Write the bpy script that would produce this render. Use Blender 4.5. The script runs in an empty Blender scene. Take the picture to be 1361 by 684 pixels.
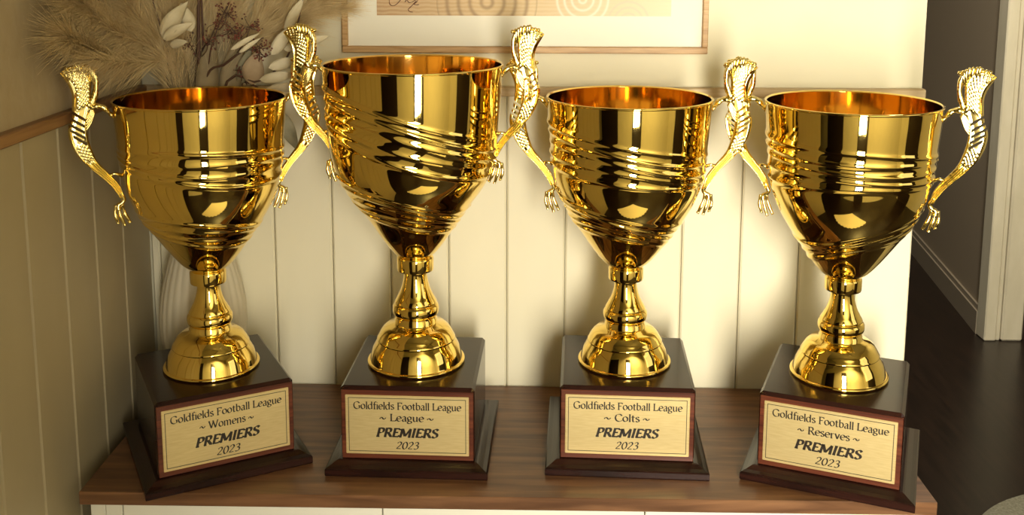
import bpy, math, random
from mathutils import Vector, Matrix
PI = math.pi
S = bpy.context.scene
COL = S.collection

# ------------------------------------------------------------------ camera
FPX, PPX, PPY = 1365.5, 680.5, 138.5
CAM = Vector((0.0086, -1.3543, 0.5993))
YAW, PITCH, ROLL = -0.018883, 0.150177, 0.002572
FW = Vector((math.sin(YAW)*math.cos(PITCH), math.cos(YAW)*math.cos(PITCH), -math.sin(PITCH)))
RT = Vector((math.cos(YAW), -math.sin(YAW), 0.0))
UP = RT.cross(FW)
RT, UP = math.cos(ROLL)*RT + math.sin(ROLL)*UP, -math.sin(ROLL)*RT + math.cos(ROLL)*UP
cd = bpy.data.cameras.new('camera')
cam = bpy.data.objects.new('camera', cd)
COL.objects.link(cam)
cd.sensor_fit = 'HORIZONTAL'
cd.sensor_width = 36.0
cd.lens = FPX/1361.0*36.0
cd.shift_y = (PPY-342.0)/1361.0
cd.clip_start = 0.02
M = Matrix((RT, UP, -FW)).transposed().to_4x4()
M.translation = CAM
cam.matrix_world = M
S.camera = cam

# ------------------------------------------------------------------ light
w = bpy.data.worlds.new('world')
S.world = w
w.use_nodes = True
w.node_tree.nodes['Background'].inputs[0].default_value = (0.9, 0.85, 0.72, 1)
w.node_tree.nodes['Background'].inputs[1].default_value = 0.12
S.view_settings.view_transform = 'Standard'
S.view_settings.look = 'None'
S.view_settings.exposure = 0.0
S.view_settings.gamma = 1.0


def area(name, loc, target, sx, sy, power, col, shape='RECTANGLE'):
    l = bpy.data.lights.new(name, 'AREA')
    l.shape = shape
    l.size = sx
    l.size_y = sy
    l.energy = power
    l.color = col
    o = bpy.data.objects.new(name, l)
    COL.objects.link(o)
    o.location = loc
    o.rotation_euler = (Vector(target)-Vector(loc)).to_track_quat('-Z', 'Y').to_euler()
    return o


# daylight through the glazed door behind the camera and the side window, plus two added fill lights overhead
key = area('door_daylight', (0.29, -1.97, 0.38), (0.80, 0, 0.2), 0.27, 1.05, 16.5, (1.0, 0.94, 0.79))
key.data.spread = math.radians(88)
area('window_daylight', (1.95, -1.0, 0.75), (0.3, 0.0, 0.2), 0.7, 1.0, 2.5, (1.0, 0.93, 0.8))
rear_fill = area('rear_fill_light', (0.95, -1.05, 1.84), (0.95, -2.0, 0.2), 0.26, 0.26, 34, (1.0, 0.93, 0.76), 'DISK')  # added fill turned on the rear wall, so the cups mirror it brighter
rear_fill.data.spread = math.radians(110)
area('hallway_fill_light', (1.2, 1.3, 1.88), (1.3, 2.2, 0), 0.3, 0.3, 45, (1.0, 0.91, 0.74), 'DISK')  # added fill to brighten the hallway wall and door casing


# ------------------------------------------------------------------ helpers


def at(x, y, Y):
    """point of the plane Y=const on the line of sight of a photo pixel (used to measure the place)"""
    d = FW*FPX + RT*(x-PPX) - UP*(y-PPY)
    return CAM + d*((Y-CAM.y)/d.y)


def mat(name, base=(0.8, 0.8, 0.8), rough=0.5, metal=0.0, coat=0.0, spec=0.5):
    m = bpy.data.materials.new(name)
    m.use_nodes = True
    b = m.node_tree.nodes['Principled BSDF']
    b.inputs['Base Color'].default_value = (*base, 1)
    b.inputs['Roughness'].default_value = rough
    b.inputs['Metallic'].default_value = metal
    b.inputs['Coat Weight'].default_value = coat
    b.inputs['Coat Roughness'].default_value = 0.06
    b.inputs['Specular IOR Level'].default_value = spec
    return m


def noise_col(m, c1, c2, scale, stretch=(1, 1, 1), detail=6, lo=0.35, hi=0.65, bump=0.0, dist=0.0, coord='Object', bdist=0.001):
    nt = m.node_tree
    N, L = nt.nodes, nt.links
    b = N['Principled BSDF']
    tc = N.new('ShaderNodeTexCoord')
    mp = N.new('ShaderNodeMapping')
    mp.inputs['Scale'].default_value = stretch
    nz = N.new('ShaderNodeTexNoise')
    nz.inputs['Scale'].default_value = scale
    nz.inputs['Detail'].default_value = detail
    nz.inputs['Distortion'].default_value = dist
    cr = N.new('ShaderNodeValToRGB')
    cr.color_ramp.elements[0].position = lo
    cr.color_ramp.elements[1].position = hi
    cr.color_ramp.elements[0].color = (*c1, 1)
    cr.color_ramp.elements[1].color = (*c2, 1)
    L.new(tc.outputs[coord], mp.inputs[0])
    L.new(mp.outputs[0], nz.inputs['Vector'])
    L.new(nz.outputs['Fac'], cr.inputs[0])
    L.new(cr.outputs[0], b.inputs['Base Color'])
    if bump:
        bp = N.new('ShaderNodeBump')
        bp.inputs['Strength'].default_value = bump
        bp.inputs['Distance'].default_value = bdist
        L.new(nz.outputs['Fac'], bp.inputs['Height'])
        L.new(bp.outputs[0], b.inputs['Normal'])
    return m


class MB:
    """collects shapes into one mesh"""

    def __init__(s):
        s.v = []
        s.f = []

    def add(s, vs, fs):
        o = len(s.v)
        s.v += [tuple(v) for v in vs]
        s.f += [tuple(i+o for i in f) for f in fs]

    def box(s, x0, x1, y0, y1, z0, z1, c=0.0):
        if c <= 0:
            vs = [(x, y, z) for z in (z0, z1) for y in (y0, y1) for x in (x0, x1)]
            s.add(vs, [(0, 2, 3, 1), (4, 5, 7, 6), (0, 1, 5, 4), (2, 6, 7, 3), (0, 4, 6, 2), (1, 3, 7, 5)])
            return
        # chamfered on all edges: 24 corner points
        cx, cy, cz = (x0+x1)/2, (y0+y1)/2, (z0+z1)/2
        a, b, h = (x1-x0)/2, (y1-y0)/2, (z1-z0)/2
        vs = []
        idx = {}
        for sx in (-1, 1):
            for sy in (-1, 1):
                for sz in (-1, 1):
                    for k in range(3):
                        p = [sx*(a-c), sy*(b-c), sz*(h-c)]
                        p[k] = (sx*a, sy*b, sz*h)[k]
                        idx[(sx, sy, sz, k)] = len(vs)
                        vs.append((cx+p[0], cy+p[1], cz+p[2]))
        fs = []
        for q in (-1, 1):
            for k in range(3):
                i, j = [t for t in range(3) if t != k]
                ring = []
                for si, sj in ((-1, -1), (1, -1), (1, 1), (-1, 1)):
                    t = [0, 0, 0]
                    t[k] = q
                    t[i] = si
                    t[j] = sj
                    ring.append(idx[(*t, k)])
                fs.append(tuple(ring))
        for k in range(3):
            i, j = [t for t in range(3) if t != k]
            for si in (-1, 1):
                for sj in (-1, 1):
                    r = []
                    for q, kk in ((-1, i), (1, i), (1, j), (-1, j)):
                        t = [0, 0, 0]
                        t[k] = q
                        t[i] = si
                        t[j] = sj
                        r.append(idx[(*t, kk)])
                    fs.append(tuple(r))
        for sx in (-1, 1):
            for sy in (-1, 1):
                for sz in (-1, 1):
                    fs.append(tuple(idx[(sx, sy, sz, k)] for k in range(3)))
        s.add(vs, fs)

    def tube(s, pts, rad, n=8, caps=True):
        pts = [Vector(p) for p in pts]
        if not hasattr(rad, '__len__'):
            rad = [rad]*len(pts)
        vs = []
        ref = Vector((0.13, 0.97, 0.2))
        for i, p in enumerate(pts):
            d = (pts[min(i+1, len(pts)-1)]-pts[max(i-1, 0)]).normalized()
            a = d.cross(ref)
            if a.length < 1e-4:
                a = d.cross(Vector((1, 0, 0)))
            a.normalize()
            b = d.cross(a)
            for k in range(n):
                t = 2*PI*k/n
                vs.append(p + (a*math.cos(t)+b*math.sin(t))*rad[i])
        fs = [(i*n+k, i*n+(k+1) % n, (i+1)*n+(k+1) % n, (i+1)*n+k) for i in range(len(pts)-1) for k in range(n)]
        if caps:
            fs += [tuple(range(n))[::-1], tuple((len(pts)-1)*n+k for k in range(n))]
        s.add(vs, fs)

    def ball(s, c, r, n=8, m=5, sc=(1, 1, 1)):
        vs = [(c[0], c[1], c[2]-r*sc[2])]
        for i in range(1, m):
            t = PI*i/m
            for k in range(n):
                a = 2*PI*k/n
                vs.append((c[0]+r*sc[0]*math.sin(t)*math.cos(a), c[1]+r*sc[1]*math.sin(t)*math.sin(a), c[2]-r*sc[2]*math.cos(t)))
        vs.append((c[0], c[1], c[2]+r*sc[2]))
        fs = [(0, 1+(k+1) % n, 1+k) for k in range(n)]
        for i in range(m-2):
            for k in range(n):
                fs.append((1+i*n+k, 1+i*n+(k+1) % n, 1+(i+1)*n+(k+1) % n, 1+(i+1)*n+k))
        e = len(vs)-1
        o = 1+(m-2)*n
        fs += [(o+k, o+(k+1) % n, e) for k in range(n)]
        s.add(vs, fs)

    def lathe(s, prof, n=128, fn=None):
        vs = []
        for r, z in prof:
            for k in range(n):
                a = 2*PI*k/n
                rr = r+(fn(a, z, r) if fn else 0)
                vs.append((rr*math.cos(a), rr*math.sin(a), z))
        m = len(prof)
        fs = [(i*n+k, i*n+(k+1) % n, (i+1)*n+(k+1) % n, (i+1)*n+k) for i in range(m-1) for k in range(n)]
        s.add(vs, fs)

    def build(s, name, m, parent=None, smooth=False, **props):
        me = bpy.data.meshes.new(name)
        me.from_pydata(s.v, [], s.f)
        me.materials.append(m)
        if smooth:
            me.polygons.foreach_set('use_smooth', [True]*len(me.polygons))
            if smooth == 'angle':
                me.set_sharp_from_angle(angle=math.radians(38))
        me.update()
        return link(name, me, parent, **props)


def link(name, me, parent=None, **props):
    o = bpy.data.objects.new(name, me)
    COL.objects.link(o)
    if parent:
        o.parent = parent
    for k, v in props.items():
        o[k] = v
    return o


def thing(name, label, cat, loc=(0, 0, 0), rz=0, group=None):
    o = bpy.data.objects.new(name, None)
    COL.objects.link(o)
    o.empty_display_size = 0.02
    o.location = loc
    o.rotation_euler = (0, 0, rz)
    o['label'] = label
    o['category'] = cat
    if group:
        o['group'] = group
    return o


def spline(pts, n):
    """Catmull-Rom through tuples, n samples"""
    out = []
    m = len(pts)-1
    for i in range(n):
        t = i/(n-1)*m
        k = min(int(t), m-1)
        u = t-k
        p0, p1, p2, p3 = pts[max(k-1, 0)], pts[k], pts[k+1], pts[min(k+2, m)]
        out.append(tuple(0.5*((2*b)+(-a+c)*u+(2*a-5*b+4*c-d)*u*u+(-a+3*b-3*c+d)*u**3) for a, b, c, d in zip(p0, p1, p2, p3)))
    return out


# ------------------------------------------------------------------ materials
gold = mat('polished_gold', (0.97, 0.71, 0.20), 0.04, 1.0)
gold_inner = mat('shaded_inner_gold', (0.80, 0.50, 0.14), 0.07, 1.0)  # darker, redder gold: shade and repeated reflections inside the bowls put into the colour
gold_cast = mat('cast_gold', (0.98, 0.80, 0.32), 0.12, 1.0)
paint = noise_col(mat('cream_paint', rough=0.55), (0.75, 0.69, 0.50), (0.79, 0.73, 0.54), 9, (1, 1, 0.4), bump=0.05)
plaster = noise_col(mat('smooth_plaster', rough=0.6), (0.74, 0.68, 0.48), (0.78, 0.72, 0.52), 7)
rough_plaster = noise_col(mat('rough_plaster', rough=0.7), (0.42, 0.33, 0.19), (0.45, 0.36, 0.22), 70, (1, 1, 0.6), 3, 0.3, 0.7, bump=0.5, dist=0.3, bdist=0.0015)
board_paint_shaded = noise_col(mat('shaded_board_paint', rough=0.5), (0.40, 0.33, 0.20), (0.44, 0.37, 0.23), 8, (1, 1, 0.4), bump=0.05)  # darker board colour carries the shade on the left wall
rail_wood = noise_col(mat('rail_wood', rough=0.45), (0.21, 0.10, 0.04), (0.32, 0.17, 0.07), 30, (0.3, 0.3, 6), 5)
rail_pale = noise_col(mat('pale_rail_wood', rough=0.45), (0.50, 0.36, 0.19), (0.60, 0.46, 0.27), 30, (0.3, 3, 6), 5)
walnut = noise_col(mat('walnut_laminate', rough=0.33, spec=0.45), (0.085, 0.036, 0.015), (0.24, 0.115, 0.052), 6, (1.2, 14, 14), 8, 0.3, 0.72, bump=0.08, dist=0.6, bdist=0.0004)
white_melamine = mat('white_melamine', (0.80, 0.77, 0.66), 0.45)
lacquer = noise_col(mat('dark_lacquered_wood', rough=0.2, coat=0.06, spec=0.32), (0.010, 0.004, 0.003), (0.028, 0.009, 0.006), 10, (1, 1, 14), 6)
rosewood = noise_col(mat('rosewood_veneer', rough=0.28, coat=0.15), (0.045, 0.009, 0.005), (0.16, 0.042, 0.018), 9, (0.5, 1, 22), 7, 0.3, 0.72, dist=0.7)
plaque_m = noise_col(mat('brushed_plaque', rough=0.33, metal=0.55), (0.72, 0.55, 0.25), (0.79, 0.62, 0.30), 60, (1, 1, 12), 3)
plaque_edge = mat('plaque_bevel', (0.90, 0.74, 0.50), 0.2, 0.6)
ink = mat('black_print', (0.022, 0.014, 0.008), 0.4)
ceramic = mat('cream_ceramic', (0.62, 0.56, 0.42), 0.45)
pampas_m = noise_col(mat('pampas_fluff', rough=0.85, spec=0.15), (0.66, 0.49, 0.24), (0.86, 0.70, 0.40), 60)
stem_m = mat('brown_twig', (0.085, 0.04, 0.022), 0.7)
stalk_m = mat('straw_stalk', (0.50, 0.39, 0.20), 0.7)
berry_m = noise_col(mat('dried_berry', rough=0.5), (0.07, 0.025, 0.016), (0.24, 0.05, 0.028), 90)
leaf_m = noise_col(mat('ivory_dried_leaf', rough=0.6), (0.58, 0.49, 0.30), (0.70, 0.61, 0.41), 45)
leaf_dim = noise_col(mat('tan_dried_leaf', rough=0.7), (0.23, 0.175, 0.09), (0.33, 0.255, 0.14), 40)
leaf_grey = noise_col(mat('olive_dried_leaf', rough=0.7), (0.19, 0.17, 0.095), (0.28, 0.25, 0.15), 40)
for lm in (leaf_m, leaf_dim, leaf_grey, pampas_m):
    lm.node_tree.nodes['Principled BSDF'].inputs['Subsurface Weight'].default_value = 0.0
oak = noise_col(mat('oak_frame', rough=0.45), (0.40, 0.22, 0.075), (0.58, 0.36, 0.15), 25, (0.8, 9, 9), 6, dist=0.6)
mat_card = mat('mat_card', (0.86, 0.82, 0.68), 0.7)
floor_m = noise_col(mat('dark_floorboards', rough=0.30), (0.007, 0.0035, 0.0025), (0.018, 0.009, 0.006), 5, (12, 1, 1), 6, bump=0.05)
taupe = mat('taupe_wall_paint', (0.42, 0.34, 0.24), 0.55)
skirt_m = mat('skirting_paint', (0.36, 0.30, 0.22), 0.4)
casing_m = noise_col(mat('casing_paint', rough=0.42), (0.60, 0.54, 0.40), (0.66, 0.60, 0.46), 20, (1, 1, 0.3))
dark_door = mat('dark_door_paint', (0.03, 0.018, 0.012), 0.4)
rug_m = noise_col(mat('grey_rug', rough=0.95, spec=0.1), (0.26, 0.25, 0.18), (0.40, 0.38, 0.29), 160, bump=0.5)
ceil_m = mat('ceiling_paint', (0.50, 0.46, 0.36), 0.8)

# ------------------------------------------------------------------ room shell
FL, CE = -0.80, 1.95
XL, XE = -0.512, 0.5245
RZ0, RZ1 = 0.406, 0.4185


def struct(name, mb, m, parent=None, smooth=False):
    o = mb.build(name, m, parent, smooth)
    if not parent:
        o['kind'] = 'structure'
    return o


mb = MB(); mb.box(-2.6, 2.6, -2.3, 5.2, FL-0.05, FL)
struct('floor', mb, floor_m)
mb = MB(); mb.box(-2.6, 2.6, -2.3, 5.2, CE, CE+0.05)
struct('ceiling', mb, ceil_m)

mb = MB(); mb.box(XL-0.1, XE, 0.008, 0.10, FL, CE)
wall_back = struct('wall_back', mb, plaster)
mb = MB(); mb.box(XL, XE, 0.001, 0.008, RZ1, CE)
mb.build('upper_plaster', plaster, wall_back)


def board_mesh(width, h, t=0.007):
    """one tongue-and-groove board standing on z=0, face at y=0, from x=0 to width"""
    b = MB()
    c = 0.0022
    g = 0.0006
    x0, x1 = g, width-g
    pr = [(x0, t), (x0, c), (x0+c, 0.0), (x1-c, 0.0), (x1, c), (x1, t)]
    vs = [(x, y, 0) for x, y in pr]+[(x, y, h) for x, y in pr]
    n = 6
    fs = [(i, (i+1) % n, (i+1) % n+n, i+n) for i in range(n)]+[tuple(range(n))[::-1], tuple(range(n, 2*n))]
    b.add(vs, fs)
    return b


H = RZ0-FL
full = board_mesh(0.0793, H)
fb = None
k = -8
while True:
    x0 = 0.0555+0.0793*k
    x1 = x0+0.0793
    if x0 >= XE:
        break
    lo, hi = max(x0, XL), min(x1, XE)
    if hi-lo > 0.078:
        if fb is None:
            o = full.build('board', paint, wall_back)
            fb = o
        else:
            o = link('board', fb.data, wall_back)
        o.location = (x0, 0, FL)
    else:
        o = board_mesh(hi-lo, H).build('board', paint, wall_back)
        o.location = (lo, 0, FL)
    k += 1

YL = -0.80   # where the left wall ends
mb = MB(); mb.box(XL-0.1, XL-0.008, YL, 0.10, FL, CE)
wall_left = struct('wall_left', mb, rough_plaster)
mb = MB(); mb.box(XL-0.008, XL-0.001, YL, 0.001, RZ1, CE)
mb.build('upper_plaster', rough_plaster, wall_left)
fb = None
edges = [-0.0903-0.0812*i for i in range(9)]
edges = [0.0]+edges+[YL]
for a, b in zip(edges[:-1], edges[1:]):
    wd = a-b
    if abs(wd-0.0812) < 0.001:
        if fb is None:
            fb = board_mesh(0.0812, H).build('board', board_paint_shaded, wall_left)
            o = fb
        else:
            o = link('board', fb.data, wall_left)
    else:
        if wd < 0.005:
            continue
        o = board_mesh(wd, H).build('board', board_paint_shaded, wall_left)
    # rotate so the face (local -Y) looks towards +X : local x runs along +Y
    o.rotation_euler = (0, 0, PI/2)
    o.location = (XL, b, FL)

mb = MB(); mb.box(XL, XE+0.002, -0.010, 0.006, RZ0, RZ1, 0.0015)
struct('trim_1', mb, rail_pale)
mb = MB(); mb.box(XL-0.006, XL+0.010, YL, -0.0105, RZ0, RZ1+0.001, 0.0015)
struct('trim_2', mb, rail_wood)

# hallway on the right
P1 = (1.62, 2.31)
P2 = (1.985, 5.0)


def slab(pa, pb, th, z0, z1):
    d = (Vector(pb)-Vector(pa)).normalized()
    n = Vector((d.y, -d.x))*th
    vs = []
    for z in (z0, z1):
        for q in (Vector(pa), Vector(pb), Vector(pb)+n, Vector(pa)+n):
            vs.append((q.x, q.y, z))
    b = MB()
    b.add(vs, [(0, 3, 2, 1), (4, 5, 6, 7), (0, 1, 5, 4), (1, 2, 6, 5), (2, 3, 7, 6), (3, 0, 4, 7)])
    return b


HA, HB = (1.665, 2.30), (2.03, 5.1)
struct('wall_right', slab(HA, HB, 0.1, FL, CE), taupe)
sk = slab((HA[0]-0.014, HA[1]), (HB[0]-0.014, HB[1]), 0.014, FL, FL+0.085)
s2 = slab((HA[0]-0.008, HA[1]), (HB[0]-0.008, HB[1]), 0.008, FL+0.085, FL+0.105)
sk.add(s2.v, s2.f)
struct('baseboard_right', sk, skirt_m)
mb = MB()
mb.box(1.652, 1.695, 2.228, 2.30, FL, CE, 0.004)
mb.box(1.697, 1.712, 2.235, 2.30, FL, CE, 0.003)
mb.box(1.714, 1.790, 2.228, 2.30, FL, CE, 0.006)
struct('trim_3', mb, casing_m)
mb = MB(); mb.box(1.790, 2.40, 2.262, 2.31, FL, CE)
struct('door_1', mb, dark_door)
mb = MB(); mb.box(2.30, 2.40, -2.0, -1.45, FL, CE); mb.box(2.30, 2.40, -0.55, 2.26, FL, CE); mb.box(2.30, 2.40, -1.45, -0.55, 1.3, CE)
struct('wall_side', mb, plaster)
mb = MB(); mb.box(2.34, 2.40, -1.45, -0.55, FL, 1.3)
struct('door_2', mb, dark_door)
mb = MB(); mb.box(-2.5, 2.4, 5.0, 5.1, FL, CE)
struct('wall_far', mb, taupe)
# rear wall with the glazed door behind the camera
mb = MB()
mb.box(-2.5, 0.10, -2.1, -2.0, FL, CE); mb.box(0.50, 2.4, -2.1, -2.0, FL, CE); mb.box(0.10, 0.50, -2.1, -2.0, 1.25, CE)
struct('wall_rear', mb, plaster)
mb = MB()
mb.box(0.10, 0.15, -2.04, -1.985, FL, 1.25); mb.box(0.43, 0.50, -2.04, -1.985, FL, 1.25)
mb.box(0.15, 0.43, -2.04, -1.985, 0.92, 1.25); mb.box(0.15, 0.43, -2.04, -1.985, FL, -0.16)
struct('door_3', mb, dark_door)
mb = MB(); mb.box(-2.6, -2.5, -2.1, 5.1, FL, CE)
struct('wall_dark', mb, dark_door)  # near-black colour stands in for the unlit room on the left
mb = MB(); mb.box(-1.55, -0.55, -1.995, -1.97, FL, 1.3)
struct('door_4', mb, dark_door)

# ------------------------------------------------------------------ sideboard
CX0, CX1, CD = -0.4934, 0.4570, 0.2965
sb = thing('sideboard', 'walnut-topped white sideboard carrying the four trophies', 'sideboard', (0, 0, FL))
zt = -FL
mb = MB(); mb.box(CX0, CX1, -CD, -0.004, zt-0.0155, zt, 0.0008)
mb.build('worktop', walnut, sb)
mb = MB(); mb.box(CX0+0.008, CX0+0.024, -CD+0.010, -0.012, zt-0.62, zt-0.0156, 0.0005)
mb.build('side_panel', white_melamine, sb)
mb = MB(); mb.box(CX1-0.024, CX1-0.008, -CD+0.010, -0.012, zt-0.62, zt-0.0156, 0.0005)
mb.build('side_panel', white_melamine, sb)
mb = MB(); mb.box(CX0+0.024, CX1-0.024, -0.02, -0.012, zt-0.62, zt-0.0156)
mb.box(CX0+0.024, CX1-0.024, -CD+0.03, -0.02, zt-0.62, zt-0.60)
mb.build('carcass', white_melamine, sb)
mb = MB(); mb.box(CX0+0.0245, CX0+0.043, -CD+0.012, -CD+0.03, zt-0.60, zt-0.0165, 0.0005)
mb.build('frame_stile', white_melamine, sb)
dw = (CX1-0.0245-(CX0+0.0445))/3
for i in range(3):
    x0 = CX0+0.0445+dw*i
    mb = MB(); mb.box(x0, x0+dw-0.0015, -CD+0.011, -CD+0.028, zt-0.598, zt-0.018, 0.0008)
    d = mb.build('door', white_melamine, sb)
    mb = MB(); mb.tube([(x0+dw-0.03, -CD-0.006, zt-0.25), (x0+dw-0.03, -CD-0.006, zt-0.35)], 0.004, 10)
    mb.tube([(x0+dw-0.03, -CD-0.006, zt-0.26), (x0+dw-0.03, -CD+0.011, zt-0.26)], 0.003, 8)
    mb.tube([(x0+dw-0.03, -CD-0.006, zt-0.34), (x0+dw-0.03, -CD+0.011, zt-0.34)], 0.003, 8)
    mb.build('handle', gold_cast, d, True)
for x in (CX0+0.06, CX1-0.06):
    for y in (-0.05, -CD+0.06):
        mb = MB(); mb.tube([(x, y, zt-0.62), (x, y, 0.0)], [0.018, 0.011], 14)
        mb.build('leg', walnut, sb, True)

# ------------------------------------------------------------------ lettering: broad-nib strokes
G = {
 'o': (.5, [[(.24+.19*math.cos(t*PI/8), .235+.235*math.sin(t*PI/8)) for t in range(17)]]),
 'l': (.22, [[(.03, .72), (.11, .75)], [(.11, .75), (.11, 0)], [(.03, .0), (.19, .0)]]),
 'i': (.22, [[(.03, .45), (.11, .48)], [(.11, .48), (.11, 0)], [(.03, .0), (.19, .0)], [(.08, .66), (.14, .66)]]),
 'd': (.54, [[(.4, .40), (.27, .48), (.1, .40), (.05, .22), (.12, .04), (.25, .0), (.4, .10)], [(.33, .72), (.41, .75)], [(.41, .75), (.41, 0)], [(.41, 0), (.49, .02)]]),
 'b': (.52, [[(.1, .38), (.22, .48), (.38, .42), (.43, .24), (.36, .05), (.22, .0), (.1, .08)], [(.02, .72), (.1, .75)], [(.1, .75), (.1, .02)]]),
 'f': (.32, [[(.34, .70), (.25, .75), (.16, .68), (.14, .5), (.14, 0)], [(.02, .45), (.3, .45)], [(.05, 0), (.25, 0)]]),
 'e': (.47, [[(.06, .25), (.4, .27), (.38, .40), (.26, .48), (.12, .42), (.05, .24), (.11, .06), (.25, 0), (.40, .07)]]),
 's': (.38, [[(.31, .41), (.2, .48), (.08, .43), (.08, .32), (.2, .25), (.31, .16), (.28, .03), (.16, 0), (.04, .07)]]),
 'a': (.45, [[(.07, .40), (.18, .48), (.3, .43), (.32, .3), (.32, .08), (.36, .0), (.43, .03)], [(.32, .27), (.16, .24), (.06, .13), (.1, .02), (.2, 0), (.32, .1)]]),
 'g': (.46, [[(.2+.15*math.cos(t*PI/8), .31+.16*math.sin(t*PI/8)) for t in range(17)], [(.31, .42), (.43, .46)], [(.12, .16), (.08, .07), (.18, .02), (.34, -.01), (.38, -.1), (.28, -.2), (.12, -.2), (.03, -.12), (.1, .0)]]),
 'u': (.53, [[(.02, .46), (.1, .48)], [(.1, .48), (.1, .12), (.18, 0), (.3, .04), (.39, .13)], [(.39, .48), (.39, 0)], [(.39, 0), (.48, .02)], [(.32, .47), (.39, .48)]]),
 'n': (.54, [[(.02, .46), (.1, .48)], [(.1, .48), (.1, 0)], [(.1, .36), (.2, .46), (.33, .47), (.4, .36), (.4, 0)], [(.03, 0), (.18, 0)], [(.33, 0), (.48, 0)]]),
 'm': (.82, [[(.02, .46), (.1, .48)], [(.1, .48), (.1, 0)], [(.1, .36), (.2, .46), (.31, .47), (.38, .36), (.38, 0)], [(.38, .36), (.48, .46), (.59, .47), (.67, .36), (.67, 0)], [(.03, 0), (.18, 0)], [(.31, 0), (.45, 0)], [(.6, 0), (.75, 0)]]),
 'r': (.38, [[(.02, .46), (.1, .48)], [(.1, .48), (.1, 0)], [(.1, .34), (.2, .45), (.34, .46)], [(.03, 0), (.2, 0)]]),
 'v': (.44, [[(.05, .48), (.22, 0)], [(.22, 0), (.38, .48)], [(.0, .48), (.12, .48)], [(.32, .48), (.43, .48)]]),
 't': (.34, [[(.14, .62), (.14, .1), (.21, 0), (.32, .04)], [(.02, .46), (.3, .46)]]),
 'F': (.54, [[(.13, .7), (.13, 0)], [(.04, .69), (.48, .69)], [(.48, .69), (.49, .58)], [(.13, .37), (.41, .37)], [(.04, 0), (.24, 0)]]),
 'G': (.74, [[(.62, .57), (.52, .68), (.36, .71), (.15, .62), (.06, .36), (.14, .1), (.34, -.01), (.52, .02), (.62, .09)], [(.62, .30), (.62, .08)], [(.52, .31), (.71, .31)]]),
 'L': (.56, [[(.13, .7), (.13, 0)], [(.04, .02), (.5, .02)], [(.5, .02), (.53, .15)], [(.04, .7), (.23, .7)]]),
 'W': (.98, [[(.06, .7), (.27, 0)], [(.27, 0), (.47, .62)], [(.45, .7), (.67, 0)], [(.67, 0), (.9, .7)], [(0, .7), (.16, .7)], [(.38, .7), (.54, .7)], [(.83, .7), (.98, .7)]]),
 'C': (.64, [[(.59, .56), (.5, .68), (.35, .71), (.15, .62), (.06, .36), (.14, .1), (.33, -.01), (.5, .02), (.6, .1)]]),
 'R': (.62, [[(.13, .7), (.13, 0)], [(.04, .69), (.3, .70), (.44, .63), (.44, .45), (.32, .36), (.13, .35)], [(.28, .36), (.56, 0)], [(.04, 0), (.24, 0)], [(.52, 0), (.64, .01)]]),
 'P': (.55, [[(.13, .7), (.13, 0)], [(.04, .69), (.3, .70), (.46, .62), (.45, .42), (.32, .33), (.13, .33)], [(.02, 0), (.26, 0)]]),
 'E': (.56, [[(.13, .7), (.13, 0)], [(.04, .69), (.49, .69)], [(.49, .69), (.49, .57)], [(.13, .37), (.42, .37)], [(.04, .01), (.5, .01)], [(.5, .01), (.54, .13)]]),
 'M': (.88, [[(.12, .7), (.09, 0)], [(.12, .7), (.42, .06)], [(.42, .06), (.72, .7)], [(.72, .7), (.75, 0)], [(.0, 0), (.19, 0)], [(.65, 0), (.85, 0)]]),
 'I': (.30, [[(.14, .7), (.14, 0)], [(.04, .7), (.25, .7)], [(.04, 0), (.25, 0)]]),
 'S': (.50, [[(.42, .6), (.28, .71), (.1, .64), (.1, .48), (.24, .38), (.4, .28), (.42, .1), (.26, -.01), (.06, .08)]]),
 '2': (.50, [[(.06, .55), (.15, .68), (.3, .69), (.39, .57), (.34, .4), (.05, .02)], [(.05, .02), (.43, .02)]]),
 '0': (.52, [[(.25+.19*math.cos(t*PI/8), .34+.35*math.sin(t*PI/8)) for t in range(17)]]),
 '3': (.48, [[(.07, .6), (.18, .70), (.34, .65), (.34, .47), (.17, .38)], [(.17, .38), (.36, .33), (.40, .16), (.28, .0), (.05, .03)]]),
 '~': (.60, [[(.0, .20), (.1, .33), (.2, .33), (.32, .20), (.42, .19), (.52, .33)]]),
 ' ': (.26, []),
}


def text_mesh(mb, s, x0, x1, base, cap, weight=0.085, slant=0.0, y=0.0):
    """writes s between x0 and x1 in the plane y, baseline z=base, capital height cap"""
    tot = sum(G[c][0] for c in s)
    sx = (x1-x0)/tot
    sz = cap/0.7
    nib = Vector((math.cos(0.42), math.sin(0.42)))
    x = 0.0
    for c in s:
        wd, strokes = G[c]
        for st in strokes:
            pts = spline(st, (len(st)-1)*4+1) if len(st) > 2 else st
            V = [Vector((px+x+slant*pz, pz)) for px, pz in pts]
            vs = []
            for i, p in enumerate(V):
                d = (V[min(i+1, len(V)-1)]-V[max(i-1, 0)])
                d = d.normalized() if d.length > 1e-6 else Vector((1, 0))
                n = Vector((-d.y, d.x))
                hw = 0.5*(weight*(0.28+0.85*abs(n.dot(nib))))
                for sg in (-1, 1):
                    q = p+n*hw*sg
                    vs.append((x0+q.x*sx, y, base+q.y*sz))
            mb.add(vs, [(2*i, 2*i+1, 2*i+3, 2*i+2) for i in range(len(V)-1)])
        x += wd


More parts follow.
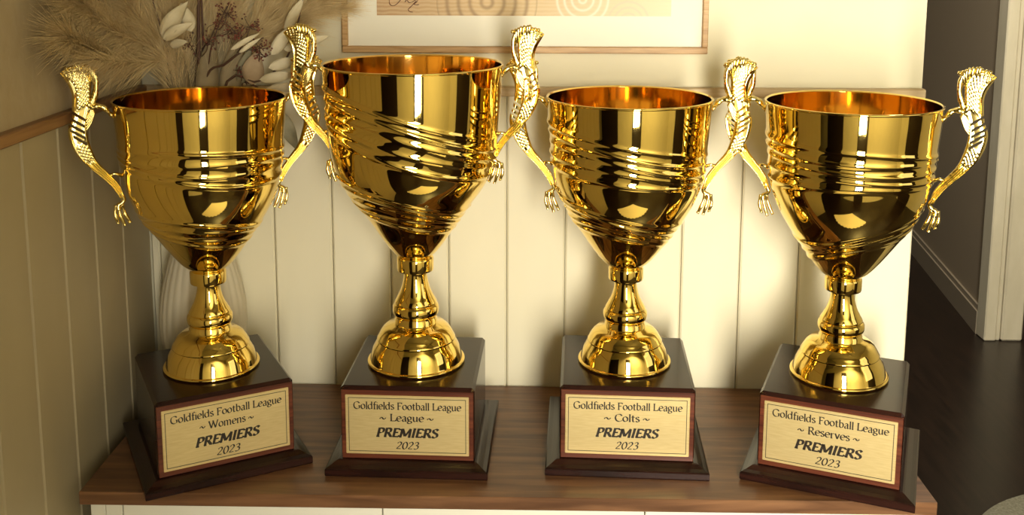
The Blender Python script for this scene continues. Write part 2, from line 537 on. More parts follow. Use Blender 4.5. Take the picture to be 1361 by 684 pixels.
# ------------------------------------------------------------------ trophy handle (one mesh, copied)
STN = [  # outer r,z  inner r,z  half thickness
 (.1468, .4640, .1440, .4665, .0012), (.1435, .4585, .1345, .4700, .0030), (.1395, .4515, .1235, .4690, .0040), (.1368, .4440, .1165, .4580, .0045),
 (.1358, .4350, .1165, .4450, .0047), (.1378, .4160, .1185, .4250, .0045), (.1422, .4010, .1225, .4080, .0046),
 (.1398, .3845, .1222, .3920, .0045), (.1325, .3695, .1185, .3765, .0040), (.1205, .3550, .1125, .3620, .0034),
 (.1045, .3380, .0990, .3450, .0027), (.0965, .3265, .0912, .3330, .0024), (.0930, .3200, .0882, .3215, .0022)]


def smoothstep(a, b, x):
    t = min(max((x-a)/(b-a), 0), 1)
    return t*t*(3-2*t)


def handle_body():
    mb = MB()
    NS, NA = 340, 60
    st = spline(STN, NS)
    vs = []
    arc = 0.0
    prev = None
    for i, (ox, oz, ix, iz, th) in enumerate(st):
        t = i/(NS-1)*(len(STN)-1)
        mid = Vector(((ox+ix)/2, (oz+iz)/2))
        if prev is not None:
            arc += (mid-prev).length
        prev = mid
        hw = Vector(((ox-ix)/2, (oz-iz)/2))
        wid = hw.length
        for k in range(NA):
            a = 2*PI*k/NA
            v = math.copysign(1-(1-abs(math.cos(a)))**1.0, math.cos(a))
            sn = math.sin(a)
            y = math.copysign(abs(sn)**0.42, sn)*th
            u = v*wid
            rel = 0.0
            # cord along both edges
            rel += 0.0013*math.exp(-((abs(v)-0.80)/0.09)**2)*(1-smoothstep(8.5, 9.5, t))
            rel += 0.0007*math.exp(-((v-0.52)/0.07)**2)*(1-smoothstep(4.4, 5.2, t))
            inside = 1-smoothstep(0.62, 0.74, abs(v))
            head = 1-smoothstep(4.6, 4.9, t)
            p = arc/0.0023
            q = u/0.0023
            rel += head*inside*(1 if v < 0.45 else 0)*0.0011*(abs(math.sin(PI*(p+q)/2))*abs(math.sin(PI*(p-q)/2)))**0.6
            mid_ = smoothstep(4.7, 4.9, t)*(1-smoothstep(7.0, 7.3, t))
            rel += mid_*0.0006*math.exp(-((v+0.62)/0.1)**2)
            low = smoothstep(7.1, 7.4, t)*(1-smoothstep(8.4, 8.9, t))
            rel += low*inside*0.0010*(abs(math.sin(PI*(p+q)/2))*abs(math.sin(PI*(p-q)/2)))**0.6
            leg = smoothstep(8.2, 9.0, t)
            rel += leg*0.0011*math.cos(v*2.5*PI)
            y += math.copysign(min(abs(sn)*2.0, 1)*rel, sn)
            c = mid+hw*v
            vs.append((c.x, y, c.y))
    fs = [(i*NA+k, (i+1)*NA+k, (i+1)*NA+(k+1) % NA, i*NA+(k+1) % NA) for i in range(NS-1) for k in range(NA)]
    fs += [tuple(range(NA)), tuple((NS-1)*NA+k for k in range(NA))[::-1]]
    mb.add(vs, fs)
    return mb


def handle_mane():
    mb = MB()
    rnd = random.Random(4)
    # overlapping locks down the inner (cup) side of the head
    for j in range(18):
        u = j/17
        bx, bz = spline([(.131, .4705), (.119, .4685), (.112, .459), (.1115, .446), (.1150, .434), (.1190, .426)], 18)[j]
        for sgn in (-1, 1):
            y0 = sgn*(0.0036-0.0006*u)
            L = 0.013+rnd.random()*0.004
            ang = math.radians(200+u*65+rnd.uniform(-10, 10))
            pts = []
            rad = []
            for i in range(9):
                s = i/8
                a = ang+s*0.9
                x = bx+L*s*math.cos(a)*0.35
                z = bz+L*s*math.sin(a)*0.75+0.004*(1-s)
                pts.append((x, y0*(1-0.3*s), z))
                rad.append(0.0021*math.sin(PI*min(s*0.85+0.12, 1))**0.7+0.0002)
            mb.tube(pts, rad, 10)
    # crest of curls over the top
    for j in range(9):
        s = j/8
        x = .1400-.030*s
        z = .4690+.0025*math.sin(PI*s)-.002*s
        mb.ball((x, 0, z), 0.0032, 10, 7, (0.75, 1.25, 0.75))
    return mb


def handle_arm(sgn):
    mb = MB()
    p = spline([(.1205, sgn*.0028, .4300), (.1165, sgn*.0034, .4250), (.1110, sgn*.0036, .4262), (.1050, sgn*.0034, .4245), (.1000, sgn*.0030, .4190), (.0965, sgn*.0028, .4150)], 24)
    mb.tube(p, [0.0032-0.0012*i/23+0.0005*math.sin(i*0.9) for i in range(24)], 10)
    for k in (0.4, 1.6):
        mb.tube([(.0995, sgn*k*.0026, .4188), (.0968, sgn*k*.0028, .4150), (.0955, sgn*k*.0030, .4120)], [.0014, .0012, .0006], 8)
    for j in range(5):
        mb.tube(spline([(.118-.001*j, sgn*.0026, .428-.002*j), (.1185, sgn*.0034, .420-.003*j), (.124, sgn*.0038, .412-.003*j)], 10), 0.0011, 8)
    return mb


def handle_strut():
    mb = MB()
    mb.tube([(.1040, 0, .3460), (.0965, 0, .3480), (.0885, 0, .3450)], [.0022, .0018, .0024], 10)
    return mb


def handle_foot():
    mb = MB()
    p = spline([(.0925, 0, .3260), (.0900, 0, .3210), (.0885, 0, .3170), (.0905, 0, .3135), (.0945, 0, .3110), (.0945, 0, .3060)], 24)
    mb.tube(p, [0.0033-0.0008*math.sin(PI*i/23) for i in range(24)], 12)
    for j, (tx, tz) in enumerate(((.0836, .2912), (.0895, .2890), (.0960, .2925))):
        q = spline([(.0908+.0032*j, 0, .3125-.0004*j), (.0882+.0052*j, 0.0004*(j-1), .3015), (tx, 0.0005*(j-1), tz), (tx-.0012+.0006*j, 0, tz-.0022)], 16)
        mb.tube(q, [0.0019+0.0003*math.cos(i*0.9) for i in range(14)]+[0.0015, 0.0006], 10)
    return mb


H_body = handle_body().build('handle', gold_cast, None, True)
# the five slanting slots cut right through the middle of the handle
cut = MB()
for j in range(5):
    zc = .4190-.0067*j
    ro, ri = (.1372, .1396, .1402, .1392, .1370)[j], (.1240, .1255, .1258, .1250, .1240)[j]
    zi, zo = zc-.0075, zc+.0020
    hh = .0021
    q = [(ri, zi-hh*.9), (ro, zo-hh*.9), (ro+.0007, zo), (ro, zo+hh*.9), (ri, zi+hh*.9), (ri-.0007, zi)]
    vs = [(x, -.02, z) for x, z in q]+[(x, .02, z) for x, z in q]
    cut.add(vs, [tuple(range(6)), tuple(range(6, 12))[::-1]]+[(k, k+6, (k+1) % 6+6, (k+1) % 6) for k in range(6)])
cutter = cut.build('slots', gold_cast)
md = H_body.modifiers.new('slots', 'BOOLEAN')
md.operation = 'DIFFERENCE'
md.solver = 'EXACT'
md.object = cutter
bpy.context.view_layer.update()
me2 = bpy.data.meshes.new_from_object(H_body.evaluated_get(bpy.context.evaluated_depsgraph_get()))
H_body.modifiers.clear()
H_body.data = me2
me2.name = 'handle'
me2.set_sharp_from_angle(angle=math.radians(50))
bpy.data.objects.remove(cutter)
H_mane = handle_mane().build('mane', gold_cast, H_body, True)
H_arm = handle_arm(1).build('arm', gold_cast, H_body, True)
H_arm2 = handle_arm(-1).build('arm', gold_cast, H_body, True)
H_strut = handle_strut().build('strut', gold_cast, H_body, True)
H_foot = handle_foot().build('foot', gold_cast, H_body, True)
used = [False]


def put_handle(root, rz, dx, dz):
    if not used[0]:
        used[0] = True
        o = H_body
    else:
        o = link('handle', H_body.data)
        for h in (H_mane, H_arm, H_arm2, H_strut, H_foot):
            link(h.name.split('.')[0], h.data, o)
    o.parent = root
    o.rotation_euler = (0, 0, rz)
    o.location = (dx*math.cos(rz), dx*math.sin(rz), dz)


# ------------------------------------------------------------------ trophies
BOWL_S = [(.0966, .4272), (.0957, .4084), (.0940, .3880), (.0922, .3676), (.0905, .3512), (.0866, .3265), (.0795, .3057), (.0681, .2848), (.0540, .2639), (.0400, .2440), (.0290, .2305), (.0195, .2225)]
BOWL_B = [(.1052, .4656), (.1040, .4440), (.1024, .4200), (.1006, .3987), (.0979, .3669), (.0918, .3389), (.0814, .3188), (.0668, .2986), (.0522, .2783), (.0385, .2570), (.0262, .2410), (.0195, .2355)]
STEM_S = [(.0005, .2242), (.0140, .2240), (.0196, .2224), (.0209, .2205), (.0211, .2190), (.0211, .2085), (.0206, .2066), (.0170, .2058), (.0140, .2045), (.0134, .2010), (.0140, .1960), (.0156, .1890), (.0178, .1830), (.0212, .1765), (.0240, .1718),
          (.0244, .1700), (.0238, .1692), (.0250, .1685), (.0264, .1660), (.0268, .1625), (.0264, .1590), (.0250, .1562), (.0236, .1552), (.0236, .1535), (.0246, .1520), (.0248, .1485), (.0262, .1470),
          (.0330, .1452), (.0385, .1412), (.0425, .1352), (.0442, .1318), (.0450, .1308), (.0452, .1298), (.0446, .1288), (.0462, .1262), (.0496, .1205), (.0520, .1130), (.0532, .1080), (.0536, .1068), (.0552, .1068), (.0562, .1058), (.0564, .1045), (.0558, .1032), (.0545, .1025), (.0005, .1025)]
STEM_B = [(r*1.05, .1025+(z-.1025)*1.105) for r, z in STEM_S]
NAMES = {
 0: ('Womens', (-.3748, -.1853, .4970), (0.0, .0027)),
 1: ('League', (-.1293, -.1619, -.0332), (-.0005, -.0007)),
 2: ('Colts', (.1249, -.1560, -.0474), (-.001, -.0008)),
 3: ('Reserves', (.3720, -.1952, -.3771), (.0026, .0054)),
}
LABELS = [
 'gold trophy cup on dark wooden base whose plaque reads Womens, in front of the vase',
 'tallest gold trophy cup, on a dark base whose plaque reads League',
 'gold trophy cup on reddish-fronted wooden base whose plaque reads Colts',
 'gold trophy cup on turned wooden base whose plaque reads Reserves, at the sideboard end',
]
# ridge bands: (centre z, tilt, spacing, count, amplitude)
BANDS = {
 0: [(.361, .007, .0095, 4, .0019), (.281, .010, .0080, 4, .0017)],
 1: [(.389, .030, .0105, 5, .0021), (.300, .018, .0085, 5, .0018)],
 2: [(.360, .016, .0095, 5, .0019), (.281, .017, .0080, 5, .0017)],
 3: [(.362, .004, .0100, 5, .0019), (.277, -.019, .0080, 4, .0017)],
}
W, D, HB_ = 0.155, 0.161, 0.1025


def make_trophy(i):
    word, (x, y, r), (ox, oy) = NAMES[i]
    root = thing('trophy', LABELS[i], 'trophy', (x, y, 0), r, 'football league trophies on the sideboard')
    lo = Vector((ox, oy, 0))
    lo.rotate(Matrix.Rotation(-r, 3, 'Z'))
    big = i == 1
    prof = spline(BOWL_B if big else BOWL_S, 230)

    def ridges(a, z, rr):
        aw = a+r                       # world bearing of this point
        out = 0.0
        for bi, (zc, tilt, sp, n, amp) in enumerate(BANDS[i]):
            for k in range(n):
                off = (k-(n-1)/2)*sp*(1+0.22*math.sin(aw*1.0+1.9+i+bi*2))
                zz = zc+off-tilt*math.cos(aw)+0.0022*math.sin(2*aw+k*1.35+i*1.7)
                wd = sp*0.27*(1+0.25*math.sin(aw*2+k*2+bi))
                am = amp*(0.75+0.35*math.sin(aw*1.5+k*1.9+i))
                out += am*math.exp(-((z-zz)/wd)**2)
        return out
    mb = MB()
    rt, zt_ = prof[0]
    lip = [(rt-0.0016, zt_-0.0006), (rt-0.0012, zt_+0.0008), (rt, zt_+0.0013), (rt+0.0011, zt_+0.0006), (rt+0.0013, zt_-0.0006), (rt+0.0004, zt_-0.0016)]
    inner = [(max(q[0]-0.0016, 0.0005), q[1]) for q in prof]
    full_prof = [(0.0005, prof[-1][1]+.002)]+inner[::-1]+lip+prof[1:]+[(0.0005, prof[-1][1]-.001)]
    mb.lathe(full_prof, 224, ridges)
    b = mb.build('bowl', gold, root, True)
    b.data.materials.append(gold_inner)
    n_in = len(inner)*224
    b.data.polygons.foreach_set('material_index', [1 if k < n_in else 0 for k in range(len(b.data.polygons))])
    b.location = lo
    mb = MB()
    # keep the turned profile crisp: subdivide every segment a little
    sp = STEM_B if big else STEM_S
    mb.lathe(sp, 128)
    s = mb.build('stem', gold, root, True)
    s.data.set_sharp_from_angle(angle=math.radians(50))
    s.location = lo
    s['label'] = 'turned gold stem and domed foot'
    dx, dz = (0.006, 0.0375) if big else (0.0, 0.0)
    for rz in (0, PI):
        put_handle(root, rz, dx, dz)
    # wooden base
    mb = MB()
    mb.box(-W/2, W/2, -D/2, D/2, 0.0145, HB_, 0.0035)
    mb.build('base_block', lacquer, root)
    mb = MB()
    a0, b0, a1, b1 = W/2+.0157, D/2+.0157, W/2+.0045, D/2+.0045
    vs = []
    for a, b_, z in ((a0, b0, 0), (a0+.0006, b0+.0006, .0016), (a0+.0006, b0+.0006, .0080), (a0-.0010, b0-.0010, .0094), (a0-.0055, b0-.0055, .0112), (a1, b1, .0142), (a1-.002, b1-.002, .0149)):
        vs += [(-a, -b_, z), (a, -b_, z), (a, b_, z), (-a, b_, z)]
    fs = [(3, 2, 1, 0), (24, 25, 26, 27)]
    for q in range(6):
        for k in range(4):
            fs.append((q*4+k, q*4+(k+1) % 4, q*4+4+(k+1) % 4, q*4+4+k))
    mb.add(vs, fs)
    mb.build('plinth', lacquer, root)
    mb = MB()
    yf = -D/2-0.0008
    mb.box(-W/2+.0012, W/2-.0012, yf, -D/2+.002, 0.0152, HB_-.0042, 0.0006)
    mb.build('front_panel', rosewood, root)['label'] = 'reddish veneered front panel'
    yp = yf-0.0010
    pw, ph, pz = .1425/2, .0717/2, .0573
    mb = MB()
    mb.box(-pw, pw, yp, yf, pz-ph, pz+ph, 0.0006)
    pl = mb.build('plaque', plaque_m, root)
    pl['label'] = 'brushed gold plaque engraved '+word
    # border line and lettering, printed flat
    y = yp-0.00012
    mb = MB()
    e0x, e0z, tk = pw*(1-.046), ph*(1-.088), .0007
    for s_ in (-1, 1):
        for (xa, xb, za, zb) in ((-e0x, e0x, s_*e0z-(tk if s_ > 0 else 0), s_*e0z+(0 if s_ > 0 else tk)), (s_*e0x-(tk if s_ > 0 else 0), s_*e0x+(0 if s_ > 0 else tk), -e0z, e0z)):
            mb.add([(xa, y, za+pz), (xb, y, za+pz), (xb, y, zb+pz), (xa, y, zb+pz)], [(0, 1, 2, 3)])
    mb.build('border_line', ink, pl)
    mb = MB()
    fx = lambda f: -pw+2*pw*f
    fz = lambda f: pz+ph-2*ph*f
    text_mesh(mb, 'Goldfields Football League', fx(.065), fx(.94), fz(.232), 2*ph*.115, .12, 0, y)
    ln = {'Womens': (.285, .715), 'League': (.278, .72), 'Colts': (.315, .685), 'Reserves': (.265, .735)}[word]
    text_mesh(mb, '~ '+word+' ~', fx(ln[0]), fx(ln[1]), fz(.430), 2*ph*.118, .12, 0, y)
    text_mesh(mb, 'PREMIERS', fx(.245), fx(.745), fz(.695), 2*ph*.140, .195, .24, y)
    text_mesh(mb, '2023', fx(.405), fx(.590), fz(.900), 2*ph*.118, .12, .22, y)
    mb.build('lettering', ink, pl)
    return root


for i in range(4):
    make_trophy(i)

# ------------------------------------------------------------------ framed print
fr = thing('framed_print', 'oak-framed print in a wide white mat hanging behind the trophies', 'picture', (0, -0.0005, 0))
FX0, FX1, FZ0, FZ1 = -.2400, .2385, .4640, .98
FY = -.0135
ft = .0085
for (xa, xb, za, zb) in ((FX0, FX1, FZ0, FZ0+ft), (FX0, FX1, FZ1-ft, FZ1), (FX0, FX0+ft*.85, FZ0+ft, FZ1-ft), (FX1-ft*.85, FX1, FZ0+ft, FZ1-ft)):
    mb = MB(); mb.box(xa, xb, FY, 0, za, zb, 0.0008)
    mb.build('frame_rail', oak, fr)
mb = MB(); mb.box(FX0+.004, FX1-.004, -.006, -.001, FZ0+.004, FZ1-.004)
mb.build('mat_board', mat_card, fr)
PX0, PX1, PZ0, PZ1 = -.1945, .1905, .5125, .93
art = bpy.data.materials.new('art_print')
art.use_nodes = True
nt = art.node_tree
N, L = nt.nodes, nt.links
bs = N['Principled BSDF']
bs.inputs['Roughness'].default_value = 0.6
tc = N.new('ShaderNodeTexCoord')


def math_node(op, a, b=None):
    n = N.new('ShaderNodeMath')
    n.operation = op
    for i, v in enumerate((a, b)):
        if v is None:
            continue
        if isinstance(v, (int, float)):
            n.inputs[i].default_value = v
        else:
            L.new(v, n.inputs[i])
    return n.outputs[0]


sep = N.new('ShaderNodeSeparateXYZ')
L.new(tc.outputs['Object'], sep.inputs[0])


def ring_field(cx, cz, freq, rmax):
    dx = math_node('SUBTRACT', sep.outputs[0], cx)
    dz = math_node('SUBTRACT', sep.outputs[2], cz)
    d = math_node('SQRT', math_node('ADD', math_node('MULTIPLY', dx, dx), math_node('MULTIPLY', dz, dz)))
    s = math_node('SINE', math_node('MULTIPLY', d, freq))
    s = math_node('POWER', math_node('ABSOLUTE', s), 6.0)
    inside = math_node('LESS_THAN', d, rmax)
    return math_node('MULTIPLY', s, inside)


f1 = ring_field(-.0500, .530, 210, .066)
f2 = ring_field(.0750, .534, 330, .040)
f3 = ring_field(.1350, .505, 420, .030)
grad = N.new('ShaderNodeMapRange')
grad.inputs['From Min'].default_value = PX0
grad.inputs['From Max'].default_value = PX1
L.new(sep.outputs[0], grad.inputs['Value'])
cr = N.new('ShaderNodeValToRGB')
cr.color_ramp.elements[0].color = (.50, .30, .14, 1)
cr.color_ramp.elements[1].color = (.80, .68, .48, 1)
e = cr.color_ramp.elements.new(0.45)
e.color = (.66, .47, .24, 1)
L.new(grad.outputs[0], cr.inputs[0])
wv = N.new('ShaderNodeTexWave')
wv.bands_direction = 'Z'
wv.inputs['Scale'].default_value = 60
wv.inputs['Distortion'].default_value = 3
L.new(tc.outputs['Object'], wv.inputs['Vector'])


def mixc(fac, a, col, k=1.0):
    m = N.new('ShaderNodeMix')
    m.data_type = 'RGBA'
    L.new(math_node('MULTIPLY', fac, k), m.inputs[0])
    L.new(a, m.inputs[6])
    m.inputs[7].default_value = (*col, 1)
    return m.outputs[2]


c = mixc(wv.outputs['Fac'], cr.outputs[0], (.80, .66, .42), .35)
c = mixc(f1, c, (.26, .15, .07), .6)
c = mixc(f2, c, (.86, .80, .66), .7)
c = mixc(f3, c, (.55, .53, .42), .5)
L.new(c, bs.inputs['Base Color'])
mb = MB(); mb.box(PX0, PX1, -.0068, -.0062, PZ0, PZ1)
pr = mb.build('print', art, fr)
mb = MB()
sig = [[(517.5, 1), (518, 5), (521, 7.6), (526, 6.5), (532, .5), (534, -4)], [(538, 3), (541, -1), (543, -5)], [(541, -1), (543, 3), (547, 3), (552, 0), (554, -3)],
       [(553.5, 1), (548, 7), (542.3, 12.5)], [(549, 5), (553, 6.5), (557, 6)], [(542.3, 12.5), (544.5, 15.5), (549, 16)], [(554, -3), (555, 1), (551, 5)], [(517.5, 1), (518, -6), (524, -9), (534, -4)]]
for st in sig:
    pts = [at(px, py, -.0078) for px, py in st]
    sm = spline([tuple(p) for p in pts], 14)
    mb.tube(sm, [.00030+.00022*abs(math.sin(i*.5)) for i in range(14)], 6)
mb.build('signature', mat('brown_ink', (.13, .045, .02), .6), pr)

# ------------------------------------------------------------------ vase and dried bouquet
VX, VY = -.4240, -.0575
vase = thing('vase', 'ribbed cream ceramic vase standing behind the Womens trophy', 'vase', (VX, VY, 0))
vp = [(.0005, 0), (.030, 0), (.0345, .002), (.037, .012), (.0455, .045), (.0525, .080), (.0555, .108), (.0540, .140), (.0480, .172), (.0400, .200), (.0310, .228), (.0235, .250), (.0205, .265), (.0215, .280), (.0245, .290), (.0225, .2915), (.0190, .280), (.0175, .262), (.03, .22), (.045, .15), (.03, .02), (.0005, .015)]
mb = MB()
mb.lathe([vp[0]]+spline(vp[1:16], 90)+vp[16:], 168, lambda a, z, r: (0.0011*abs(math.sin(14*a+0.4))-.0005) if r > .02 and z < .285 else 0)
mb.build('body', ceramic, vase, True)
BASE = Vector((VX, VY, .285))


def plume(label, pts, fullness, seed, n=3800, hl=.098, droop=.5, group='pampas plumes in the vase'):
    """pts: world points of the stalk from the vase mouth to the tip; the fluff starts at a third"""
    rnd = random.Random(seed)
    root = thing('pampas_plume', label, 'pampas grass', tuple(pts[0]), 0, group)
    O = Vector(pts[0])
    P = [Vector(p)-O for p in spline([tuple(p) for p in pts], 30)]
    mb = MB(); mb.tube(P, [.0011-.0007*i/29 for i in range(30)], 6)
    mb.build('stalk', stalk_m, root, True)
    vs, fs = [], []
    for j in range(n):
        t = 0.22+0.78*rnd.random()**0.8
        f = t*29
        k = min(int(f), 28)
        p = P[k].lerp(P[k+1], f-k)
        d = (P[k+1]-P[k]).normalized()
        rv = Vector((rnd.gauss(0, 1), rnd.gauss(0, 1), rnd.gauss(0, 1)))
        side = (rv-d*rv.dot(d)).normalized()
        a = rnd.uniform(.12, .55)*fullness
        v = (d*math.cos(a)+side*math.sin(a))
        Ln = hl*rnd.uniform(.5, 1.15)*(1.0-.35*t)
        wv_ = v.cross(Vector((rnd.gauss(0, 1), rnd.gauss(0, 1), rnd.gauss(0, 1)))).normalized()
        o = len(vs)
        seg = 5
        q = p.copy()
        dirv = v.copy()
        for s in range(seg+1):
            wq = .00030*(1-s/seg)+.00006
            # keep clear of the walls
            for sg in (-1, 1):
                pt = q+wv_*wq*sg
                wx, wy = pt.x+O.x, pt.y+O.y
                if wx < XL+.002:
                    pt.x = XL+.002-O.x
                if wy > -.0165:
                    pt.y = -.0165-O.y
                vs.append(tuple(pt))
            q = q+dirv*(Ln/seg)
            dirv = (dirv+Vector((0, 0, -droop*.11))+Vector((rnd.gauss(0, .05), rnd.gauss(0, .05), rnd.gauss(0, .05)))).normalized()
        for s in range(seg):
            fs.append((o+2*s, o+2*s+1, o+2*s+3, o+2*s+2))
    mb = MB(); mb.v = vs; mb.f = fs
    mb.build('fluff', pampas_m, root, kind='stuff')
    return root


def pl(*q):
    return [tuple(BASE+Vector((random.uniform(-.008, .008), random.uniform(-.008, .008), -.02)))]+[tuple(at(*a)) for a in q]


random.seed(7)
plume('pampas plume leaning furthest left along the left wall, low', pl((225, 100, -.075), (150, 80, -.16), (92, 52, -.265)), 1.0, 1)
plume('pampas plume sweeping up to the left above the leftmost trophy handle', pl((225, 90, -.075), (155, 45, -.17), (105, 5, -.25)), 1.0, 2)
plume('pampas plume rising left from the vase past the top edge', pl((235, 90, -.07), (185, 30, -.13), (150, -50, -.21)), 1.0, 3)
plume('low pampas plume drooping behind the left rim of the Womens cup', pl((235, 100, -.075), (185, 84, -.14), (125, 80, -.25)), .8, 4, 900)
plume('upright pampas plume left of the brown twigs', pl((245, 90, -.06), (228, 20, -.08), (205, -70, -.10)), .9, 5)
plume('upright pampas plume behind the red berries', pl((275, 90, -.045), (295, 20, -.045), (300, -70, -.06)), .9, 6)
plume('pampas plume rising right behind the ivory leaves', pl((290, 95, -.04), (335, 45, -.04), (375, -40, -.06)), .9, 7)
plume('pampas plume arching right over the tallest cup handle', pl((300, 95, -.045), (370, 40, -.05), (440, -10, -.07)), 1.0, 8)
plume('pampas plume reaching furthest right across the picture frame corner', pl((305, 90, -.045), (380, 30, -.05), (455, 12, -.075)), .75, 9, 1300, .06, .25)
plume('upright pampas plume standing at the back corner', pl((255, 95, -.04), (255, 30, -.04), (260, -70, -.05)), .9, 10)


def leaf_mb(a, b, wpx, fold=.25, curl=.1, facing=None, nseg=12, shape=1.0):
    """leaf from point a to tip b, width w (m)"""
    a, b = Vector(a), Vector(b)
    d = b-a
    Ln = d.length
    dn = d.normalized()
    f = Vector(facing if facing else (0.1, -1, 0.15))
    sd = dn.cross(f).normalized()
    nn = sd.cross(dn).normalized()
    mb = MB()
    vs = []
    cols = (-1, -.5, 0, .5, 1)
    for layer in (0, 1):
        for i in range(nseg+1):
            t = i/nseg
            wd = wpx/2*(math.sin(PI*min(max(t, 0.0), 1)**(.75*shape))**.85)+.0002
            for c_ in cols:
                p = a+dn*Ln*t+sd*wd*c_+nn*(abs(c_)*wd*fold+curl*Ln*math.sin(PI*t)*.5+.0006*math.sin(9*t+4*c_)) - nn*(.0005*layer)
                vs.append(p)
    nc = len(cols)
    off = (nseg+1)*nc
    fs = []
    for i in range(nseg):
        for k in range(nc-1):
            q = (i*nc+k, i*nc+k+1, (i+1)*nc+k+1, (i+1)*nc+k)
            fs.append(q)
            fs.append(tuple(off+z for z in q[::-1]))
        for k in (0, nc-1):
            fs.append((i*nc+k, (i+1)*nc+k, off+(i+1)*nc+k, off+i*nc+k))
    mb.add(vs, fs)
    return mb


PXM = 0.00094  # metres per photo pixel at the bouquet's distance


def branch(label, stem_pts, leaves, m, stem_mat=stem_m, name='leaf_branch', rad=.0019):
    root = thing(name, label, 'dried flowers', tuple(BASE))
    mb = MB()
    for st in stem_pts:
        pts = [tuple(Vector(p)-BASE) for p in st]
        sm = spline(pts, 20)
        mb.tube(sm, [rad*(1-.6*i/19) for i in range(20)], 8)
    mb.build('stem', stem_mat, root, True)
    for (a, b, wd, fold) in leaves:
        A = at(*a)-BASE
        B = at(*b)-BASE
        leaf_mb(A, B, wd*PXM, fold).build('leaf', m, root, True)
    return root


B0 = tuple(BASE+Vector((0, 0, -.02)))


def up(*q):
    return [B0]+[tuple(at(*a)) for a in q]


branch('twig with two large folded ivory leaves at the upper left of the bouquet',
       [up((242, 112, -.07), (226, 75, -.08), (215, 40, -.11), (205, 8, -.11), (198, -20, -.11))],
       [((216, 50, -.115), (250, 2, -.12), 22, .5), ((217, 52, -.120), (257, 30, -.125), 15, .6), ((254, 42, -.11), (240, 4, -.115), 20, -.4), ((226, 60, -.11), (249, 55, -.12), 12, .3)], leaf_m)
branch('branch of long ivory leaves stacked behind the left handle of the tallest cup',
       [up((300, 112, -.07), (345, 108, -.075), (385, 70, -.08), (402, 0, -.08), (408, -25, -.08))],
       [((361, 73, -.085), (390, 33, -.085), 17, .25), ((379, 42, -.08), (404, -4, -.08), 14, .2), ((378, 66, -.08), (402, 58, -.08), 11, .2), ((357, 90, -.085), (402, 78, -.08), 15, .25),
        ((345, 106, -.085), (398, 98, -.08), 14, .25), ((352, 120, -.085), (405, 112, -.08), 12, .25), ((405, 58, -.08), (437, 48, -.08), 12, .2), ((365, 80, -.075), (398, 90, -.08), 12, .2)], leaf_m)
branch('slender pale leaf sprig crossing behind the berries',
       [up((272, 112, -.07), (300, 85, -.08), (330, 62, -.09), (350, 50, -.09))],
       [((307, 66, -.095), (345, 44, -.095), 7, .2), ((318, 70, -.095), (347, 50, -.095), 6, .2)], leaf_m)
branch('broad tan leaves standing behind the rim of the Womens cup',
       [up((260, 112, -.06), (262, 60, -.06))],
       [((243, 150, -.07), (232, 45, -.075), 30, .15), ((272, 150, -.066), (284, 40, -.07), 30, .15), ((300, 150, -.06), (320, 40, -.065), 30, .15), ((290, 122, -.058), (300, 30, -.058), 36, .1),
        ((258, 122, -.055), (250, 30, -.055), 34, .1)], leaf_dim)
branch('rounded pinkish-tan seed leaf on a stalk beside the ivory leaves',
       [up((318, 120, -.06), (328, 112, -.07))],
       [((334, 112, -.072), (342, 68, -.085), 30, .1)], noise_col(mat('rosy_dried_leaf', rough=.7), (.40, .29, .17), (.48, .36, .22), 40))
branch('grey-olive leaves hanging low between the Womens and League cups',
       [up((310, 118, -.06), (360, 130, -.06), (378, 150, -.06))],
       [((372, 148, -.06), (396, 200, -.06), 20, .15), ((222, 62, -.07), (216, 112, -.065), 26, .2), ((318, 112, -.066), (334, 62, -.075), 18, .2)], leaf_grey)

# berry branches
rnd = random.Random(21)


def berry_branch(label, main, clusters):
    root = thing('berry_branch', label, 'dried flowers', tuple(BASE))
    mb = MB()
    bb = MB()
    for st, r in main:
        pts = [tuple(Vector(p)-BASE) for p in st]
        mb.tube(spline(pts, 22), [r*(1-.45*i/21) for i in range(22)], 8)
    for (o, c0, spread, n) in clusters:
        a = Vector(at(*o))-BASE
        cc = Vector(at(*c0))-BASE
        mb.tube(spline([tuple(a), tuple((a+cc)/2+Vector((.002, 0, -.002))), tuple(cc)], 8), .0006, 6)
        for _ in range(n):
            e_ = cc+Vector((rnd.gauss(0, spread), rnd.gauss(0, spread*.5), rnd.gauss(0, spread*.8)))
            m_ = (cc+e_)/2+Vector((rnd.gauss(0, .002), 0, -.001))
            mb.tube([tuple(cc), tuple(m_), tuple(e_)], .0004, 5)
            for _k in range(3):
                g_ = e_+Vector((rnd.gauss(0, .0025), rnd.gauss(0, .0025), rnd.gauss(0, .0025)))
                bb.ball(tuple(g_), rnd.uniform(.0007, .0014), 7, 5)
    mb.build('stem', stem_m, root, True)
    bb.build('berries', berry_m, root, True, kind='stuff')
    return root


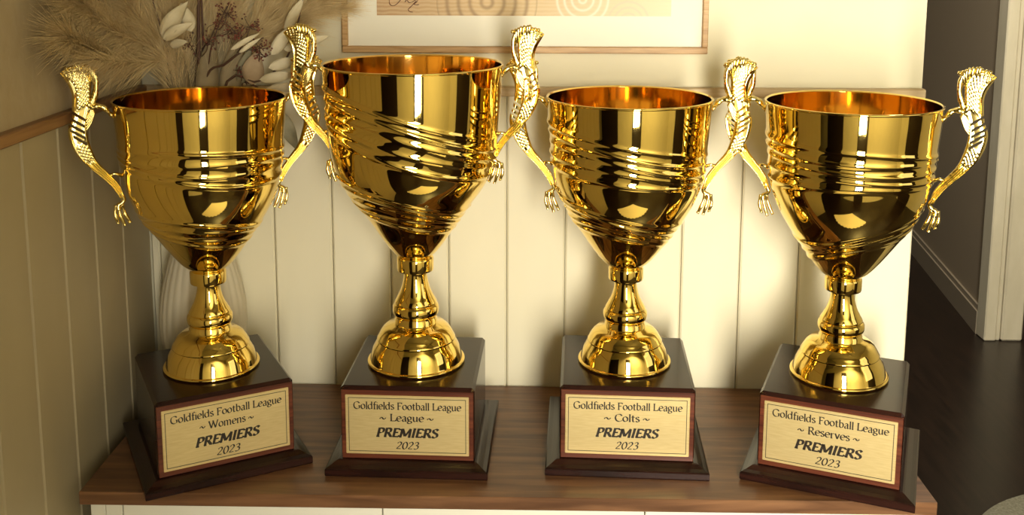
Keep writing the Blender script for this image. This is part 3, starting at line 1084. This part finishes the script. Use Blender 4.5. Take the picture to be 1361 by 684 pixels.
berry_branch('pair of straight dark twigs with red berries at the centre of the bouquet',
             [(up((265, 112, -.07), (264, 50, -.08), (264, -20, -.09)), .0034), (up((270, 112, -.066), (270, 60, -.07), (267, -15, -.08)), .0022)],
             [((265, 85, -.077), (252, 58, -.085), .006, 9), ((268, 75, -.076), (277, 55, -.085), .0055, 9), ((269, 65, -.072), (288, 30, -.085), .007, 8)])
berry_branch('leaning twig with dense dark red berry clusters right of the straight twigs',
             [(up((272, 114, -.07), (300, 84, -.08), (325, 66, -.085), (345, 62, -.09)), .0013), (up((276, 100, -.07), (285, 50, -.085), (302, 8, -.09)), .0012)],
             [((290, 40, -.085), (302, 18, -.09), .009, 16), ((288, 48, -.085), (306, 40, -.09), .007, 10), ((300, 30, -.09), (315, 45, -.09), .006, 9),
              ((315, 70, -.083), (332, 36, -.088), .007, 12), ((330, 66, -.086), (345, 64, -.09), .007, 12), ((340, 64, -.09), (352, 76, -.09), .004, 5), ((320, 112, -.066), (318, 92, -.075), .004, 8)])

# ------------------------------------------------------------------ floor rug at the lower right
rc = Vector((1.43, .76, FL))
mb = MB()
mb.lathe([(.0005, .001), (.405, .001), (.410, .006), (.407, .012), (.0005, .013)], 96)
rug = mb.build('round_rug', rug_m, None, True)
rug.location = rc
rug['label'] = 'round grey rug edge on the dark floor beyond the sideboard'
rug['category'] = 'rug'

# added lamp housings out of view, over the rear and hallway fill lights
for lx, ly, lb in ((0.95, -1.05, 'added unseen round lamp above the viewer, fill for the rear wall'), (1.2, 1.3, 'added unseen round lamp brightening the hallway')):
    mb = MB()
    mb.lathe([(.0005, 1.94), (.15, 1.94), (.17, 1.92), (.165, 1.872), (.155, 1.868), (.15, 1.92), (.0005, 1.925)], 48)
    lamp = mb.build('fill_lamp_housing', ceil_m, None, True)
    lamp.location = (lx, ly, 0)
    lamp['label'] = lb
    lamp['category'] = 'lamp'

# scalloped cream mat on the floor in front of the sideboard, seen in the cups
mb = MB()
vs = [(0, -.55, .0)]
for k in range(73):
    a = math.radians(35+110*k/72)
    r_ = .55+.022*abs(math.sin(k*PI/6))
    vs.append((r_*math.cos(a), -.55+r_*math.sin(a), 0))
n = len(vs)
vs += [(x, y, .012) for x, y, z in vs]
mb.add(vs, [tuple(range(n))[::-1], tuple(range(n, 2*n))]+[(k, (k+1) % n, n+(k+1) % n, n+k) for k in range(n)])
sm = mb.build('scalloped_mat', mat('cream_mat', (.80, .72, .50), .9), None)
sm.location = (.22, -.70, FL)
sm['label'] = 'cream scalloped mat mirrored in the bowls of the cups'
sm['category'] = 'mat'
